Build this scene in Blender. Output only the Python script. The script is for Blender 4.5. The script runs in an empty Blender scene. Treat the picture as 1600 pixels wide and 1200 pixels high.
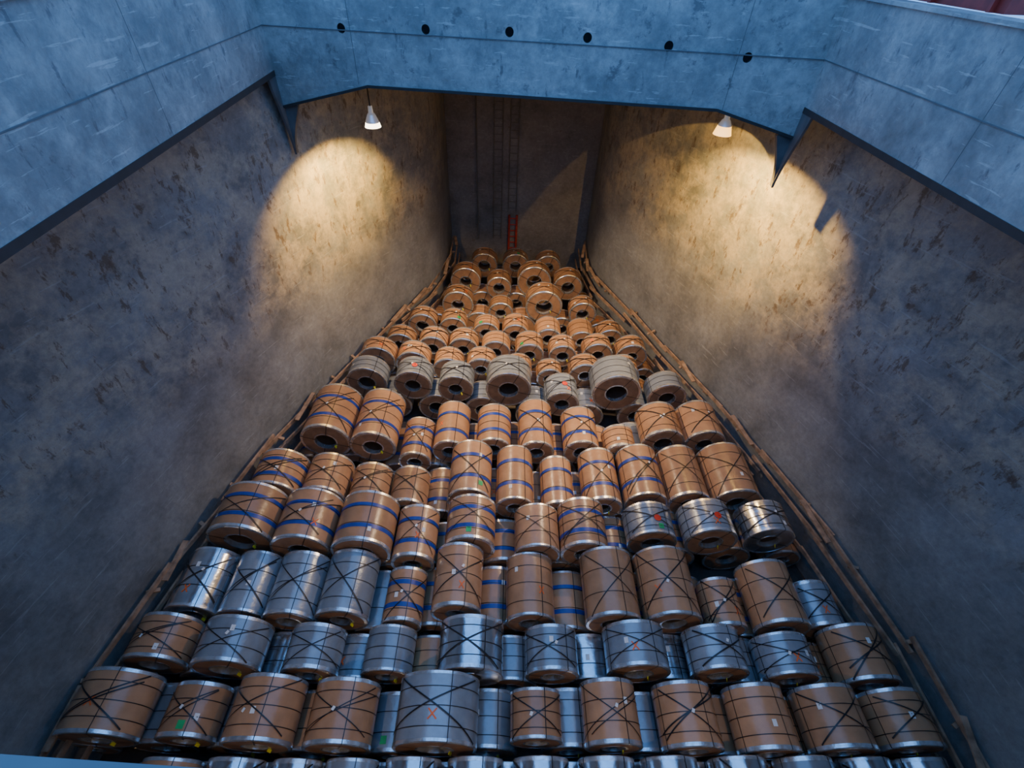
import bpy, math, random, bmesh
from mathutils import Vector, Matrix
random.seed(7)
R_=math.radians
# ------------------------------------------------------------------ camera
CAMZ=12.3; FPX=736.0
psi,pit,rol=R_(1.5),R_(43.7),R_(2.5)
C=Vector((0,0,CAMZ))
F=Vector((math.sin(psi)*math.cos(pit),math.cos(psi)*math.cos(pit),-math.sin(pit)))
R0=Vector((math.cos(psi),-math.sin(psi),0)); U0=R0.cross(F)
RR=math.cos(rol)*R0+math.sin(rol)*U0
UU=-math.sin(rol)*R0+math.cos(rol)*U0
cam=bpy.data.cameras.new("camera"); camo=bpy.data.objects.new("camera",cam)
bpy.context.scene.collection.objects.link(camo)
m=Matrix.Identity(4)
for i in range(3):
    m[i][0]=RR[i]; m[i][1]=UU[i]; m[i][2]=-F[i]; m[i][3]=C[i]
camo.matrix_world=m
cam.sensor_width=36; cam.lens=36*FPX/1600; cam.clip_start=0.02; cam.clip_end=200
bpy.context.scene.camera=camo
def ray(u,v): return F+RR*((u-800)/FPX)-UU*((v-600)/FPX)
def PZ(u,v,z):
    d=ray(u,v); return C+d*((z-C.z)/d.z)
def PP(u,v,p,n):
    d=ray(u,v); return C+d*((p-C).dot(n)/d.dot(n))
# ------------------------------------------------------------------ materials
def newmat(name):
    mt=bpy.data.materials.new(name); mt.use_nodes=True
    nt=mt.node_tree; b=nt.nodes["Principled BSDF"]; return mt,nt,b
def nd(nt,t,**k):
    n=nt.nodes.new(t)
    for a,b in k.items():
        if a in n.inputs.keys(): n.inputs[a].default_value=b
        else: setattr(n,a,b)
    return n
def ramp(nt,stops):
    r=nt.nodes.new("ShaderNodeValToRGB"); e=r.color_ramp.elements
    e[0].position,e[0].color=stops[0][0],(*stops[0][1],1)
    e[1].position,e[1].color=stops[-1][0],(*stops[-1][1],1)
    for p,c in stops[1:-1]:
        x=e.new(p); x.color=(*c,1)
    return r
def mixc(nt,fac,a,b,mode='MIX'):
    n=nt.nodes.new("ShaderNodeMix"); n.data_type='RGBA'; n.blend_type=mode
    L=nt.links
    for sock,val in ((n.inputs[0],fac),(n.inputs[6],a),(n.inputs[7],b)):
        if hasattr(val,'is_output'): L.new(val,sock)
        elif isinstance(val,(int,float)): sock.default_value=val
        else: sock.default_value=(*val,1)
    return n.outputs[2]
def simple(name,col,rough=.5,metal=0,var=.12,scale=6,bump=0.0,bscale=20,objrand=0.0):
    mt,nt,b=newmat(name); L=nt.links
    tc=nd(nt,"ShaderNodeTexCoord")
    n=nd(nt,"ShaderNodeTexNoise",Scale=scale,Detail=5.0); L.new(tc.outputs["Object"],n.inputs["Vector"])
    lo=tuple(c*(1-var*1.6) for c in col); hi=tuple(min(1,c*(1+var*1.3)) for c in col)
    r=ramp(nt,[(.3,lo),(.7,hi)]); L.new(n.outputs[0],r.inputs[0])
    out=r.outputs[0]
    if objrand:
        oi=nd(nt,"ShaderNodeObjectInfo"); rr=ramp(nt,[(0,(1-objrand,)*3),(1,(1,1,1))])
        L.new(oi.outputs["Random"],rr.inputs[0]); out=mixc(nt,1.0,out,rr.outputs[0],'MULTIPLY')
    L.new(out,b.inputs["Base Color"]); b.inputs["Roughness"].default_value=rough; b.inputs["Metallic"].default_value=metal
    if bump:
        n2=nd(nt,"ShaderNodeTexNoise",Scale=bscale,Detail=4.0); L.new(tc.outputs["Object"],n2.inputs["Vector"])
        bp=nd(nt,"ShaderNodeBump",Strength=bump,Distance=.02); L.new(n2.outputs[0],bp.inputs["Height"]); L.new(bp.outputs[0],b.inputs["Normal"])
    return mt
kraft=simple("kraft_wrap",(.53,.285,.145),.28,0,.10,3,.35,6,.32)
kraft_face=simple("kraft_face",(.36,.20,.11),.55,0,.15,5,.2,9,.2)
greyw=simple("grey_plastic_wrap",(.35,.39,.43),.28,.3,.10,3,.35,7,.25)
silver=simple("bare_galvanised",(.68,.72,.76),.20,.9,.10,4,.35,6,.1)
ring=simple("edge_protector",(.78,.79,.80),.27,.8,.15,10,.15,30)
strap=simple("black_strap",(.016,.014,.015),.4)
blue=simple("blue_band",(.012,.05,.30),.4)
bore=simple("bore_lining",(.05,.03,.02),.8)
white=simple("white_label",(.75,.75,.72),.6,0,.03)
red=simple("red_dot",(.75,.05,.02),.5)
green=simple("green_tag",(.02,.42,.12),.5)
orange=simple("orange_paint",(.85,.16,.03),.6)
wood=simple("dunnage_wood",(.36,.235,.15),.75,0,.3,5,.3,20)
redp=simple("red_paint",(.35,.03,.02),.5,0,.2)
redl=simple("ladder_red",(.50,.06,.04),.5,0,.2)
darks=simple("dark_steel",(.03,.028,.028),.6)
galv=simple("grey_pipe",(.20,.19,.175),.6,.0)
yellow=simple("yellow_tag",(.85,.75,.03),.5)

def wallmat(name,base,scuff,patina,rough=.55,lowz=None,amount=.5,sc0=.585):
    mt,nt,b=newmat(name); L=nt.links
    tc=nd(nt,"ShaderNodeTexCoord"); P=tc.outputs["Object"]
    def noise(s,d=5,r=.55,dist=0.0,vec=P):
        n=nd(nt,"ShaderNodeTexNoise",Scale=s,Detail=float(d),Roughness=r,Distortion=dist); L.new(vec,n.inputs["Vector"]); return n.outputs[0]
    def mul(a,b_):
        m2=nd(nt,"ShaderNodeMath",operation='MULTIPLY'); L.new(a,m2.inputs[0])
        if hasattr(b_,'is_output'): L.new(b_,m2.inputs[1])
        else: m2.inputs[1].default_value=b_
        return m2.outputs[0]
    zm=None
    if lowz is not None:
        sx=nd(nt,"ShaderNodeSeparateXYZ"); L.new(P,sx.inputs[0])
        mr=nd(nt,"ShaderNodeMapRange"); mr.inputs[1].default_value=lowz-.5; mr.inputs[2].default_value=lowz+.5; mr.inputs[3].default_value=.12; L.new(sx.outputs[2],mr.inputs[0]); zm=mr.outputs[0]
    r1=ramp(nt,[(.32,tuple(c*.58 for c in base)),(.52,base),(.72,tuple(min(1,c*1.4) for c in base))]); L.new(noise(.6,8,.66,.2),r1.inputs[0])
    r2=ramp(nt,[(.44,(0,0,0)),(.60,(1,1,1))]); L.new(noise(1.3,10,.74,.15),r2.inputs[0])
    f2=mul(r2.outputs[0],amount)
    if zm: f2=mul(f2,zm)
    c=mixc(nt,f2,r1.outputs[0],patina)
    for rot,scl,s0 in (((.5,.5,.6),(1.0,3.4,1.2),sc0),((-.6,.3,-.4),(2.8,1.0,.8),sc0+.015)):
        mp=nd(nt,"ShaderNodeMapping"); mp.inputs["Rotation"].default_value=rot; mp.inputs["Scale"].default_value=scl; L.new(P,mp.inputs[0])
        r3=ramp(nt,[(s0,(0,0,0)),(s0+.05,(1,1,1))]); L.new(noise(1.5,9,.76,.15,mp.outputs[0]),r3.inputs[0])
        f3=mul(r3.outputs[0],.75)
        if zm: f3=mul(f3,zm)
        c=mixc(nt,f3,c,scuff)
    mp=nd(nt,"ShaderNodeMapping"); mp.inputs["Rotation"].default_value=(.9,.2,.3); mp.inputs["Scale"].default_value=(1.0,.5,6.0); L.new(P,mp.inputs[0])
    r5=ramp(nt,[(.63,(0,0,0)),(.66,(1,1,1))]); L.new(noise(2.5,4,.6,.1,mp.outputs[0]),r5.inputs[0])
    c=mixc(nt,mul(r5.outputs[0],.4),c,tuple(min(1,x*1.8) for x in base))
    r4=ramp(nt,[(.3,(.78,.78,.78)),(.7,(1.12,1.12,1.12))]); L.new(noise(8,6,.7),r4.inputs[0])
    c=mixc(nt,1.0,c,r4.outputs[0],'MULTIPLY')
    L.new(c,b.inputs["Base Color"]); b.inputs["Roughness"].default_value=rough
    bp=nd(nt,"ShaderNodeBump",Strength=.35,Distance=.04); L.new(noise(3.0,8,.65),bp.inputs["Height"]); L.new(bp.outputs[0],b.inputs["Normal"])
    return mt
hullm=wallmat("hull_paint",(.235,.25,.255),(.11,.075,.05),(.44,.40,.32),.5,5.0,.85,.565)
coamm=wallmat("coaming_paint",(.37,.375,.365),(.13,.13,.14),(.20,.22,.225),.45,None,.8,.58)
bulkm=wallmat("bulkhead_paint",(.28,.275,.265),(.2,.13,.09),(.34,.32,.29),.55,None,.4,.63)
brackm=simple("bracket_paint",(.10,.105,.11),.5,0,.2,3)
floorm=wallmat("floor_paint",(.06,.05,.045),(.08,.04,.03),(.1,.08,.06),.7,None,.5)
weld=simple("weld_seam",(.12,.13,.14),.6)

# ------------------------------------------------------------------ mesh helper
class MB:
    def __init__(s): s.v=[];s.f=[];s.m=[];s.sm=[]
    def quad(s,a,b,c,d,m=0,sm=False):
        i=len(s.v); s.v+= [tuple(a),tuple(b),tuple(c),tuple(d)]; s.f.append((i,i+1,i+2,i+3)); s.m.append(m); s.sm.append(sm)
    def poly(s,pts,m=0):
        i=len(s.v); s.v+=[tuple(p) for p in pts]; s.f.append(tuple(range(i,i+len(pts)))); s.m.append(m); s.sm.append(False)
    def strip(s,A,B,m=0,closed=False,sm=True):
        i=len(s.v); n=len(A); s.v+=[tuple(p) for p in A]+[tuple(p) for p in B]
        for k in range(n if closed else n-1):
            k2=(k+1)%n; s.f.append((i+k,i+k2,i+n+k2,i+n+k)); s.m.append(m); s.sm.append(sm)
    def prism(s,pts,off,m=0):
        q=[Vector(p)+Vector(off) for p in pts]; n=len(pts)
        i=len(s.v); s.v+=[tuple(p) for p in pts]+[tuple(p) for p in q]
        s.f.append(tuple(range(i,i+n))); s.f.append(tuple(range(i+2*n-1,i+n-1,-1)))
        for k in range(n):
            k2=(k+1)%n; s.f.append((i+k,i+n+k,i+n+k2,i+k2))
        s.m+=[m]*(n+2); s.sm+=[False]*(n+2)
    def beam(s,a,b,w,h,m=0,up=Vector((0,0,1))):
        a=Vector(a);b=Vector(b); d=(b-a).normalized(); sd=d.cross(up)
        if sd.length<1e-4: sd=Vector((1,0,0))
        sd.normalize(); u2=sd.cross(d).normalized()
        pts=[a+sd*w/2+u2*h/2,a-sd*w/2+u2*h/2,a-sd*w/2-u2*h/2,a+sd*w/2-u2*h/2]
        s.prism(pts,b-a,m)
    def lathe(s,prof,n=32,m=0,c=Vector((0,0,0))):
        for (r0,z0),(r1,z1) in zip(prof,prof[1:]):
            A=[c+Vector((r0*math.cos(t),r0*math.sin(t),z0)) for t in [2*math.pi*k/n for k in range(n)]]
            B=[c+Vector((r1*math.cos(t),r1*math.sin(t),z1)) for t in [2*math.pi*k/n for k in range(n)]]
            s.strip(A,B,m,True)
    def tube(s,a,b,r,n=10,m=0):
        a=Vector(a);b=Vector(b);d=(b-a).normalized(); x=d.orthogonal().normalized(); y=d.cross(x)
        A=[a+x*r*math.cos(2*math.pi*k/n)+y*r*math.sin(2*math.pi*k/n) for k in range(n)]
        B=[p+(b-a) for p in A]; s.strip(A,B,m,True); s.poly(A[::-1],m); s.poly(B,m)
    def obj(s,name,mats,parent=None,loc=(0,0,0),fix=False):
        me=bpy.data.meshes.new(name); me.from_pydata(s.v,[],s.f); 
        for mt in mats: me.materials.append(mt)
        me.polygons.foreach_set("material_index",s.m); me.polygons.foreach_set("use_smooth",s.sm)
        if fix:
            bm=bmesh.new(); bm.from_mesh(me); bmesh.ops.recalc_face_normals(bm,faces=bm.faces); bm.to_mesh(me); bm.free()
        me.update(); o=bpy.data.objects.new(name,me); o.location=loc
        bpy.context.scene.collection.objects.link(o)
        if parent: o.parent=parent
        return o
# ------------------------------------------------------------------ coil
def coil(x,y0,L,R,zc,kind,near_extra=None,tier=1):
    g=MB(); h=L/2; ri=R*random.uniform(.36,.44); N=56
    body={'k':kraft,'b':kraft,'g':greyw,'s':silver}[kind]
    face=kraft_face if kind!='s' else silver
    mats=[body,face,ring,strap,blue,bore,white,red,green,orange,yellow]
    rw=random.uniform(.05,.075)
    def st(p,q,mi):
        A=[];B=[]
        for k in range(N):
            t=2*math.pi*k/N
            A.append((p[0]*math.sin(t),p[1],p[0]*math.cos(t))); B.append((q[0]*math.sin(t),q[1],q[0]*math.cos(t)))
        g.strip(A,B,mi,True)
    for sgn in (-1,1):
        pr=[(ri,sgn*(h-.12)),(ri,sgn*(h+.004)),(ri+.04,sgn*(h+.004)),(ri+.04,sgn*h),(R-rw,sgn*h),(R-rw,sgn*(h+.005)),(R-.008,sgn*(h+.005)),(R+.006,sgn*(h-.008)),(R+.006,sgn*(h-rw)),(R,sgn*(h-rw))]
        mi=[2,2,2,1,2,2,2,2,2]
        for (a,b),k in zip(zip(pr,pr[1:]),mi):
            if sgn>0: st(b,a,k)
            else: st(a,b,k)
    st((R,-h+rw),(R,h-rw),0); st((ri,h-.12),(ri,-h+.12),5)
    def band(y,w,mi,off=.006):
        st((R+off,y-w/2),(R+off,y+w/2),mi)
    if kind=='b':
        for yy in (-.22*L,.2*L): band(yy,.10,4,.004)
    for yy in ((-.28*L,0,.28*L) if random.random()<.6 else (-.17*L,.17*L)):
        band(yy+random.uniform(-.02,.02),.014,3,.008)
    def ribbon(p,q,w,mi,off=.012,n=18):
        A=[];B=[]; du=(q[0]-p[0])*R; dv=q[1]-p[1]; l=math.hypot(du,dv); nx,ny=-dv/l*w/2,du/l*w/2
        for i in range(n+1):
            t=i/n; ph=p[0]+(q[0]-p[0])*t; yy=p[1]+dv*t
            for lst,s_ in ((A,1),(B,-1)):
                a=ph+s_*nx/R; r=R+off; lst.append((r*math.sin(a),yy+s_*ny,r*math.cos(a)))
        g.strip(A,B,mi)
    # eye straps (along the body, down both faces and through the bore)
    for a in [math.pi*2*k/4+random.uniform(-.15,.15)+.4 for k in range(4)]:
        ribbon((a,-h),(a,h),.014,3,.010,2)
        for sgn in (-1,1):
            ww=.009; ca,sa=math.cos(a),math.sin(a); y=sgn*(h+.012)
            g.quad((ri*sa+ww*ca,y,ri*ca-ww*sa),(ri*sa-ww*ca,y,ri*ca+ww*sa),((R+.01)*sa-ww*ca,y,(R+.01)*ca+ww*sa),((R+.01)*sa+ww*ca,y,(R+.01)*ca-ww*sa),3)
    if tier==1 and (random.random()<.88):
        w=random.uniform(.018,.030)
        def e(): return h*random.uniform(.7,.97)
        def ph(): return random.uniform(.9,1.4)
        s0=random.uniform(-.12,.12)
        ribbon((-ph()+s0,-e()),(ph()+s0,e()),w,3,.016); ribbon((-ph()+s0,e()),(ph()+s0,-e()),w,3,.020)
        if random.random()<.3:
            ribbon((-ph(),-e()*.8),(ph(),e()*.8),w,3,.017)
        if random.random()<.6:
            a=random.uniform(-.2,.2)+s0; ribbon((a-.02,a*h*.7),(a+.03,a*h*.7+.06),.05,6,.026,3)
    if random.random()<.55:
        a=random.uniform(-.7,.7); yy=random.uniform(-.35,.2)*L
        ribbon((a,yy),(a,yy+.11),.08,6,.009,2)
    if random.random()<.12:
        a=random.uniform(-.6,.6); yy=-.38*L; ribbon((a,yy),(a,yy+.13),.12,8,.009,3)
    if random.random()<.2:
        a=random.uniform(-.6,.6); yy=random.uniform(-.3,.0)*L; s_=.1
        ribbon((a-s_,yy-.08),(a+s_,yy+.08),.025,9,.009,3); ribbon((a-s_,yy+.08),(a+s_,yy-.08),.025,9,.009,3)
    if near_extra=='dot' :
        pts=[]; 
        for k in range(20):
            t=2*math.pi*k/20; a=.12+.085/R*math.cos(t); pts.append(((R+.022)*math.sin(a),-.05+.085*math.sin(t),(R+.022)*math.cos(a)))
        g.poly(pts,7)
    if random.random()<.5: # yellow lashing tag near the eye
        g.beam((ri*.8,-h-.02,-R*.2),(ri*.8+.03,-h-.03,-R*.2-.09),.05,.015,10)
    return g.obj("steel_coil",mats,None,(x,y0+h,zc))

ZT=2.3
rows=[
 (1176,1290,.8,[(225,95,'k'),(335,95,'s'),(435,85,'s'),(530,90,'g'),(635,95,'s'),(740,95,'s'),(850,95,'s'),(960,95,'s'),(1065,95,'s'),(1180,95,'s'),(1290,95,'g'),(1395,90,'s'),(1490,90,'s')],'s'),
 (1052,1165,.5,[(165,115,'k',1042,1152),(288,88,'k',1056,1150),(408,106,'k',1050,1162),(530,104,'k',1055,1166),(683,130,'g',1050,1168),(840,84,'k',1065,1152),(960,90,'k',1052,1162),(1082,95,'k',1058,1168),(1200,95,'k',1062,1174),(1312,100,'k',1065,1172),(1422,95,'k',1070,1167)],'g'),
 (965,1046,.6,[(245,95,'k',952,1032),(358,104,'g',960,1042),(483,88,'g'),(603,80,'g'),(735,105,'s',958,1052),(865,86,'g'),(998,100,'g'),(1125,90,'g',970,1048),(1237,90,'g',982,1056),(1355,92,'k',968,1064)],'s'),
 (852,962,.7,[(308,92,'s',845,952),(383,86,'g',848,956),(458,80,'g'),(540,80,'g'),(628,62,'b',872,966),(715,76,'k',842,952),(830,76,'k'),(955,84,'k',852,970),(1045,86,'k',852,970),(1140,62,'k',888,972),(1215,88,'k',868,978),(1295,70,'g',892,972)],'b'),
 (775,866,.7,[(390,100,'b',760,848),(480,92,'b',765,858),(572,92,'b',772,867),(648,68,'b',780,872),(735,78,'b',770,862),(840,72,'k',782,870),(912,76,'b'),(1018,78,'gd',780,842),(1108,82,'gd',778,842),(1200,78,'s',778,838)],'b'),
 (692,780,.7,[(435,80,'b',702,772),(508,70,'k',702,772),(575,64,'k',712,778),(637,60,'k',715,782),(735,66,'b',682,774),(805,58,'b',685,788),(873,52,'b',697,782),(940,60,'b',690,782),(1005,70,'b',688,780),(1070,70,'k',690,780),(1140,74,'k',692,782)],'b'),
 (618,696,.8,[(520,76,'b',605,692),(590,70,'b',608,702),(650,50,'b',636,706),(705,54,'b',615,700),(772,54,'b',622,692),(838,54,'b',615,698),(908,56,'b',628,698),(972,52,'k',652,704),(1032,68,'k',628,692),(1095,66,'k',625,692)],'b'),
 (560,620,1.5,[(572,64,'g',555,610),(645,60,'gd',555,612),(712,56,'g',558,614),(795,72,'g',558,626),(880,54,'gd',570,630),(962,76,'g',563,636),(1045,62,'g',575,630)],'g'),
 (530,574,1.2,[(590,58,'k',525,570),(645,54,'k',528,572),(700,48,'k',532,574),(752,48,'k',532,574),(810,46,'k',540,576),(860,42,'k',545,580),(915,50,'k',545,584),(975,52,'k',548,588)],'k'),
 (506,544,1.1,[(625,48,'k',498,532),(676,48,'k',501,540),(724,48,'k',503,542),(775,47,'k',508,546),(828,46,'k',508,550),(880,44,'k',512,550),(935,48,'k',514,552),(988,50,'k',518,556)],'k'),
 (480,516,1.1,[(660,46,'k',470,504),(708,44,'k',472,508),(760,42,'k',480,514),(806,43,'k',480,518),(858,42,'k',482,522),(910,42,'k',485,526),(955,42,'k',487,522)],'k'),
 (446,482,1.3,[(715,50,'k',438,478),(783,40,'k',445,480),(850,58,'k',445,492),(912,44,'k',452,488)],'k'),
 (412,450,1.3,[(728,48,'k',408,442),(780,40,'k',412,448),(835,54,'k',412,452),(888,46,'k',415,454)],'k'),
 (386,416,1.2,[(757,42,'k',382,416),(806,42,'k',384,417),(857,42,'k',386,418)],'k'),
]
prev=[];prevl=[]
for vt,vb,fq,lst,lowk in rows:
    info=[]
    for it in lst:
        u,w,k=it[:3]; t,b_=(it[3],it[4]) if len(it)>3 else (vt,vb)
        far=PZ(u,t,ZT)
        dep=(far-C).dot(F); Rr=w/FPX*dep/2*.97
        near=PZ(u,b_,ZT-fq*Rr)
        yn=near.y
        for (px,py,pL,pR) in prev:
            if abs(px-far.x)<pR+Rr: yn=max(yn,py+pL+.06)
        L=max(.6,min(1.75,far.y-yn))
        mid=PZ(u,(t+b_)/2,ZT-Rr*.5)
        info.append([mid.x,far.y-L,L,Rr,k])
    for i in range(len(info)-1):
        a,b_=info[i],info[i+1]; d=b_[0]-a[0]
        if a[3]+b_[3]>d-.01:
            s=(d-.01)/(a[3]+b_[3]); a[3]*=s; b_[3]*=s
    lows=[]; nl=[]
    xs=[i[0] for i in info]; ym=sum(i[1] for i in info)/len(info); Lm=sum(i[2] for i in info)/len(info)
    cx=[xs[0]-(xs[1]-xs[0])/2]+[(a+b_)/2 for a,b_ in zip(xs,xs[1:])]+[xs[-1]+(xs[-1]-xs[-2])/2]
    for i,x in enumerate(cx):
        gap=min(([x-cx[i-1]] if i else [])+([cx[i+1]-x] if i<len(cx)-1 else []))
        rl=min(.60,gap/2-.01)
        if i in (0,len(cx)-1): rl=min(rl,.5)
        yl=(info[min(i,len(info)-1)][1]+info[max(i-1,0)][1])/2+.03
        yf=yl+Lm
        for (px,py,pL,pR) in prevl:
            if abs(px-x)<pR+rl: yl=max(yl,py+pL+.04)
        lows.append((x,rl)); 
        kk=lowk if random.random()<.7 else random.choice(['k','g'])
        if lowk=='k': kk='k'
        nl.append((x,yl,max(.5,yf-yl),rl))
        coil(x,yl,max(.5,yf-yl),rl,rl+.06,kk,None,0)
    for x,y,L,Rr,k in info:
        z=max([ (rl+.06)+math.sqrt(max(.01,(rl+Rr)**2-(x-lx)**2)) for lx,rl in lows if abs(x-lx)<rl+Rr]+[1.2])
        z=min(z+.012, 2.45-Rr*.75)
        coil(x,y,L,Rr,z,k[0],'dot' if len(k)>1 else None,1)
    prev=[i[:4] for i in info]; prevl=nl
# ------------------------------------------------------------------ hull
ZE=1.9; YB=21.6
Lp=[PZ(u,v,ZE) for u,v in [(40,1185),(212,945),(362,752),(482,625),(590,515),(690,425)]]
Rp=[PZ(u,v,ZE) for u,v in [(1545,1190),(1455,1040),(1262,785),(1080,580),(1000,495),(925,420)]]
n=Vector((0,1,0)); pb=Vector((0,YB,0))
bl=PP(708,395,pb,n); br=PP(912,395,pb,n)
YA=-3.0
def smooth(pts,n=24):
    pts=sorted(pts,key=lambda p:p[1]); out=[]
    for i in range(len(pts)-1):
        p0=pts[max(i-1,0)];p1=pts[i];p2=pts[i+1];p3=pts[min(i+2,len(pts)-1)]
        for k in range(6):
            t=k/6; out.append(tuple(.5*((2*p1[j])+(-p0[j]+p2[j])*t+(2*p0[j]-5*p1[j]+4*p2[j]-p3[j])*t*t+(-p0[j]+3*p1[j]-3*p2[j]+p3[j])*t**3) for j in range(2)))
    out.append(tuple(pts[-1][:2])); return out
lx=[(min(p.x for p in Lp)-.1,YA)]+[(p.x,p.y) for p in Lp]+[(bl.x,YB)]
rx=[(max(p.x for p in Rp)+.1,YA)]+[(p.x,p.y) for p in Rp]+[(br.x,YB)]
LS=smooth(lx); RS=smooth(rx)
ZTOP=10.45
for nm,S,sg in (("wall_left",LS,-1),("wall_right",RS,1)):
    g=MB(); A=[(x,y,0) for x,y in S]; B=[(x,y,ZTOP) for x,y in S]
    A2=[(x+sg*.3,y,0) for x,y in S]; B2=[(x+sg*.3,y,ZTOP) for x,y in S]
    g.strip(A,B,0); g.strip(A2,B2,0); g.strip(B,B2,0,sm=False)
    g.obj(nm,[hullm])
g=MB(); g.prism([(bl.x-.4,YB,0),(br.x+.4,YB,0),(br.x+.4,YB,ZTOP),(bl.x-.4,YB,ZTOP)],(0,.3,0)); g.obj("wall_front",[bulkm])
g=MB(); g.prism([(-12,YA,0),(12,YA,0),(12,YA,ZTOP),(-12,YA,ZTOP)],(0,-.3,0)); g.obj("wall_back",[hullm])
g=MB(); g.prism([(-12,YA-.3,0),(12,YA-.3,0),(12,YB+.3,0),(-12,YB+.3,0)],(0,0,-.3)); g.obj("floor",[floorm])
# ------------------------------------------------------------------ coaming and deck
ZB=CAMZ-2.3; ZCT=CAMZ-.57
FL=PZ(429,114,ZB); FR=PZ(1256,172,ZB)
BLc=PZ(0,400,ZB); BRc=PZ(1600,372,ZB)
d=(FR-FL).normalized(); nf=Vector((-d.y,d.x,0))
if nf.y<0: nf=-nf
ZS=(PP(415,33,FL,nf).z+PP(1285,100,FL,nf).z)/2
FLb=Vector((FL.x,FL.y,PP(436,166,FL,nf).z)); FRb=Vector((FR.x,FR.y,PP(1240,215,FL,nf).z))
def ext(a,b,y):
    t=(y-a.y)/(b.y-a.y); return a+(b-a)*t
YN=.10
AL=ext(FL,BLc,YN); AR=ext(FR,BRc,YN)
def up(p,z): return Vector((p.x,p.y,z))
def side(name,a,b,sg):
    d=(b-a).normalized(); o=Vector((d.y,-d.x,0)); o=o*(1 if o.x*sg>0 else -1)
    g=MB(); T=.09
    g.prism([up(a,ZB),up(b,ZB),up(b,ZCT),up(a,ZCT)],o*T)
    g.beam(up(a,ZB)+o*.06,up(b,ZB)+o*.06,.14,.10,2)  # bottom flange, its shade put in as a dark colour
    g.beam(up(a,ZS),up(b,ZS),.02,.016,1)
    g.beam(up(a,ZCT)+o*.12,up(b,ZCT)+o*.12,.36,.05,0)
    for f in (.28,.62):
        p=a+(b-a)*f; g.beam(up(p,ZB),up(p,ZCT),.006,.006,1,up=d)
    g.obj(name,[coamm,weld,darks])
side("trim_coaming_left",AL,FL,-1); side("trim_coaming_right",AR,FR,1)
a1=PP(575,135,FL,nf); a2=PP(1120,172,FL,nf)
g=MB(); g.prism([FLb,a1,a2,FRb,up(FR,ZCT),up(FL,ZCT)],nf*.09,0)
fo=g.obj("trim_coaming_front",[coamm,darks],fix=True)
cut=MB()
for u,v in [(533,44),(665,46),(796,50),(918,59),(1045,72),(1168,90)]:
    p=PP(u,v,FL,nf); cut.tube(p-nf*.3,p+nf*.4,.082,24)
co=cut.obj("hole_cutter",[darks],fix=True)
md=fo.modifiers.new("b",'BOOLEAN'); md.object=co; md.operation='DIFFERENCE'; md.solver='EXACT'
dg=bpy.context.evaluated_depsgraph_get(); me=bpy.data.meshes.new_from_object(fo.evaluated_get(dg)); fo.modifiers.clear(); fo.data=me
bpy.data.objects.remove(co)
g=MB()
g.beam(up(FL,ZS)-nf*.01,up(FR,ZS)-nf*.01,.02,.015,1)
for a,b in ((FLb,a1),(a1,a2),(a2,FRb)): g.beam(a+nf*.03,b+nf*.03,.12,.05,0)
for f in (.17,.86):
    p=FL+(FR-FL)*f; g.beam(up(p,a1.z+.03)-nf*.003,up(p,ZCT)-nf*.003,.006,.006,1,up=d)
g.prism([up(FL,ZS-.35)+nf*.5,up(FR,ZS-.35)+nf*.5,up(FR,ZCT)+nf*.5,up(FL,ZCT)+nf*.5],nf*.04,0)  # added dark sheet, stands in for the shaded void behind the holes
g.obj("trim_front_edge",[darks,weld])
g=MB()
zc=ZTOP
g.prism([(-13,YA-.3,zc),(AL.x-.06,YA-.3,zc),(AL.x-.06,AL.y,zc),(FL.x-.06,FL.y+.1,zc),(FL.x-.06,YB+.3,zc),(-13,YB+.3,zc)],(0,0,.12))
g.prism([(FL.x-.06,FL.y+.1,zc),(FR.x+.06,FR.y+.1,zc),(FR.x+.06,YB+.3,zc),(FL.x-.06,YB+.3,zc)],(0,0,.12))
g.prism([(FR.x+.06,YB+.3,zc),(FR.x+.06,FR.y+.1,zc),(AR.x+.06,AR.y,zc),(AR.x+.06,YA-.3,zc),(13,YA-.3,zc),(13,YB+.3,zc)],(0,0,.12))
g.prism([(AL.x-.06,YA-.3,zc),(AR.x+.06,YA-.3,zc),(AR.x+.06,-.2,zc),(AL.x-.06,-.2,zc)],(0,0,.12))
g.obj("ceiling",[bulkm])
# near coaming plate with its top rail
e0=PZ(0,1178,ZCT); e1=PZ(330,1201,ZCT); dd=(e1-e0).normalized(); q0=e0-dd*4.2; q1=e0+dd*8.0
g=MB(); g.prism([q0,q1,q1+Vector((0,-.3,0)),q0+Vector((0,-.3,0))],(0,0,-.05)); g.prism([q0+Vector((0,-.15,-.05)),q1+Vector((0,-.15,-.05)),q1+Vector((0,-.15,-1.9)),q0+Vector((0,-.15,-1.9))],(0,-.08,0))
g.obj("trim_coaming_near",[weld])
# corner gussets
for c0,sg in ((FLb,1),(FRb,-1)):
    g=MB(); base=c0+Vector((-sg*.05,.05,0)); 
    top=ZB-c0.z; hh=1.0
    pts=[base+Vector((0,0,top))]
    w=.42
    pts.append(base+Vector((0,-w,top)))
    for k in range(11):
        t=k/10; pts.append(base+Vector((0,-w*(1-t)**1.6*(1 if k else 1),top-.02-(top+hh)*t**.8)))
    g.prism(pts,(sg*.05,0,0))
    pts=[base+Vector((0,0,.05)),base+Vector((sg*.30,0,.1))]
    for k in range(9):
        t=k/8; pts.append(base+Vector((sg*.30*(1-t)**1.8+sg*.05,0,-hh*t**.9)))
    pts.append(base+Vector((0,0,-hh)))
    g.prism(pts,(0,.10,0))
    g.obj("coaming_bracket",[brackm],fix=True)
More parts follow.
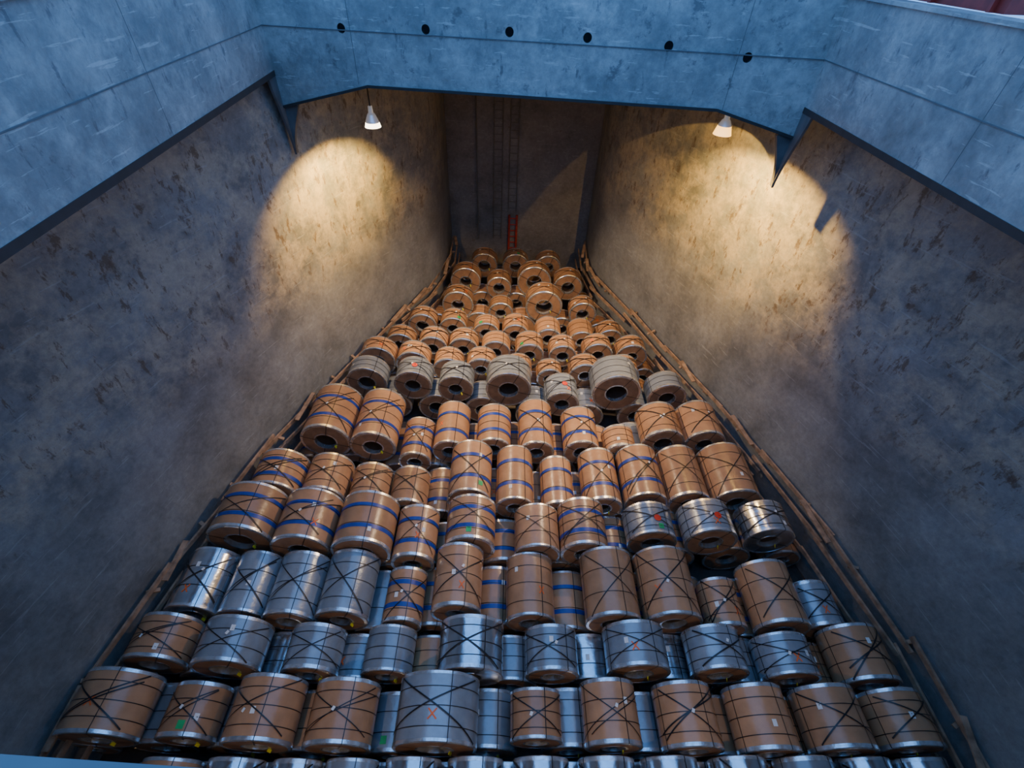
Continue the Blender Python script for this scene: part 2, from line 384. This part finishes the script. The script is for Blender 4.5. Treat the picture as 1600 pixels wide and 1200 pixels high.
# red hatch cover resting open on the deck beyond the right coaming
x0=FR.x+.55; zt=ZCT+.02
ys=PP(1572,15,Vector((x0,0,0)),Vector((1,0,0))).y
g=MB()
g.prism([(x0,ys,zt),(x0,11,zt),(x0,11,zt+.75),(x0,ys,zt+.75)],(3,0,0))
for yy in [ys+.2+1.2*i for i in range(int((10.5-ys)/1.2))]: g.beam((x0-.03,yy,zt),(x0-.03,yy,zt+.75),.08,.06)
g.obj("hatch_cover",[redp],fix=True)
# ------------------------------------------------------------------ ladders on the bulkhead
def wp(u,v): return PP(u,v,Vector((0,YB-.12,0)),n)
def ladder(name,u0,u1,vt,vb,mt,r=.022):
    a=wp(u0,vb); b=wp(u1,vb); zt_=min(wp(u0,vt).z,ZTOP-.02); g=MB()
    for p in (a,b): g.tube((p.x,p.y,a.z),(p.x,p.y,zt_),r)
    z=a.z+.15
    while z<zt_: g.tube((a.x,a.y,z),(b.x,b.y,z),r*.6,8); z+=.3
    for z in (a.z+.2,(a.z+zt_)/2,zt_-.2):
        for p in (a,b): g.beam((p.x,p.y,z),(p.x,YB-.005,z),.04,.04)
    g.obj(name,[mt])
ladder("bulkhead_ladder",771,783,150,372,galv)
ladder("bulkhead_ladder",794,806,150,330,galv)
ladder("red_ladder",794,805,336,400,redl,.055)
g=MB(); p=wp(748,395); g.tube((p.x,p.y,1.5),(p.x,p.y,ZTOP-.02),.03)
for z in (3,5,7,9): g.beam((p.x,p.y,z),(p.x,YB-.005,z),.05,.05)
g.obj("bulkhead_pipe",[galv])
# ------------------------------------------------------------------ dunnage
def wallx(S,y):
    for (x0_,y0_),(x1_,y1_) in zip(S,S[1:]):
        if y0_<=y<=y1_: return x0_+(x1_-x0_)*(y-y0_)/(y1_-y0_)
    return S[-1][0]
for S,sg in ((LS,1),(RS,-1)):
    g=MB()
    y=.6
    while y<19.5:
        ln=random.uniform(1.8,3.0); y2=min(y+ln,20.4); o=random.uniform(.12,.22)
        for zz,oo in ((1.95,o),(1.65,o+.16),(1.2,o+.25)):
            g.beam((wallx(S,y)+sg*oo,y,zz+random.uniform(-.15,.12)),(wallx(S,y2)+sg*(oo+random.uniform(-.03,.06)),y2,zz+random.uniform(-.12,.18)),.05,.11)
        y=y2-random.uniform(.1,.5)
    y=.9
    while y<20:
        w=wallx(S,y)
        g.beam((w+sg*.06,y,1.95+random.uniform(-.1,.12)),(w+sg*random.uniform(.18,.30),y+random.uniform(-.12,.12),1.85),.08,.05)
        if random.random()<.5:
            yy=y+random.uniform(.2,.6); l=random.uniform(.7,1.2); y3=min(yy+l,20.6)
            g.beam((wallx(S,yy)+sg*random.uniform(.24,.38),yy,2.0),(wallx(S,y3)+sg*random.uniform(.14,.26),y3,2.05+random.uniform(-.05,.12)),.12,.035)
        y+=random.uniform(.9,1.8)
    g.obj("timber_dunnage",[wood],fix=True)
# ------------------------------------------------------------------ pendant lamps
glow,nt,b=newmat("lamp_glow"); b.inputs["Emission Color"].default_value=(1,.72,.35,1); b.inputs["Emission Strength"].default_value=40; b.inputs["Base Color"].default_value=(1,.9,.7,1)
shade,nt,b=newmat("lamp_shade"); b.inputs["Base Color"].default_value=(.7,.74,.8,1); b.inputs["Roughness"].default_value=.25; b.inputs["Metallic"].default_value=.4
b.inputs["Emission Color"].default_value=(1,.85,.65,1); b.inputs["Emission Strength"].default_value=.15
def reflector(nm,col,st_):
    mt,nt,b=newmat(nm); b.inputs["Base Color"].default_value=(.9,.85,.7,1); b.inputs["Emission Color"].default_value=(*col,1); b.inputs["Emission Strength"].default_value=st_; return mt
shinL=reflector("lamp_reflector_cool",(1,.85,.6),8); shinR=reflector("lamp_reflector_warm",(1,.50,.08),4)
def lamp(pm,spots,shin,lip=.10):
    e=bpy.data.objects.new("pendant_lamp",None); e.location=pm; bpy.context.scene.collection.objects.link(e)
    rl_=.19-lip*.3
    g=MB(); g.lathe([(.0,.44),(.05,.44),(.06,.30),(.09,.27),(.15,.14),(rl_,lip)] if lip<.14 else [(.0,.44),(.05,.44),(.06,.30),(.09,.27),(rl_,lip)],28,0)
    g.lathe([(rl_,lip),(.19,.0),(.186,.0),(.145,.14),(.085,.26),(0,.27)],28,1); 
    g.obj("lamp_shade_body",[shade,shin],e)
    g=MB(); g.lathe([(0,-.02),(.05,.0),(.08,.07),(.06,.14),(.02,.2)],20,0); g.obj("bulb",[glow],e)
    g=MB(); g.tube((0,0,.43),(0,0,max(.6,ZTOP-pm.z)),.015); g.obj("cable",[darks],e)
    for nm,pw,size,blend,vec,col,rad,sx in spots:
        l=bpy.data.lights.new(nm,'SPOT'); l.energy=pw; l.spot_size=R_(size); l.spot_blend=blend; l.color=col; l.shadow_soft_size=rad
        o=bpy.data.objects.new(nm,l); o.parent=e; o.location=(0,0,-.07); o.rotation_euler=Vector(vec).to_track_quat('-Z','Y').to_euler()
        o.scale=(sx,1,1)
        bpy.context.scene.collection.objects.link(o)
WC=(1,.56,.12); BC=(1,.70,.42)
pl=Vector((0,FL.y+.55,0)); pr=Vector((0,FR.y+.55,0))
lamp(PP(583,198,pl,n),[("flood_wide",560,106,.3,(-.26,.15,-1),WC,.04,1),("flood_core",2400,62,.85,(-1,.35,-1.15),WC,.05,2.2),("flood_beam",2700,88,.8,(.64,0,-1),BC,.1,1)],shinL)
lamp(PP(1128,210,pr,n),[("flood_wide",450,106,.14,(.24,.3,-1),WC,.03,1),("flood_core",2700,62,.85,(1,.45,-1.15),WC,.04,2.2),("flood_streak",520,78,.05,(.42,.85,-1),WC,.02,1),("flood_beam",2700,88,.8,(-.64,0,-1),BC,.1,1)],shinR,.17)
for x in (-3.6,3.6):  # unseen pair added aft of the camera to warm the near coils
    lamp(Vector((x,-1.4,9.2)),[("flood_beam",400,100,.9,(-x*.12,.65,-1),BC,.1,1)],shinL)
# ------------------------------------------------------------------ world
w=bpy.data.worlds.new("dusk_sky"); bpy.context.scene.world=w; w.use_nodes=True; nt=w.node_tree
bg=nt.nodes["Background"]; bg.inputs[0].default_value=(.135,.385,.92,1); bg.inputs[1].default_value=2.3
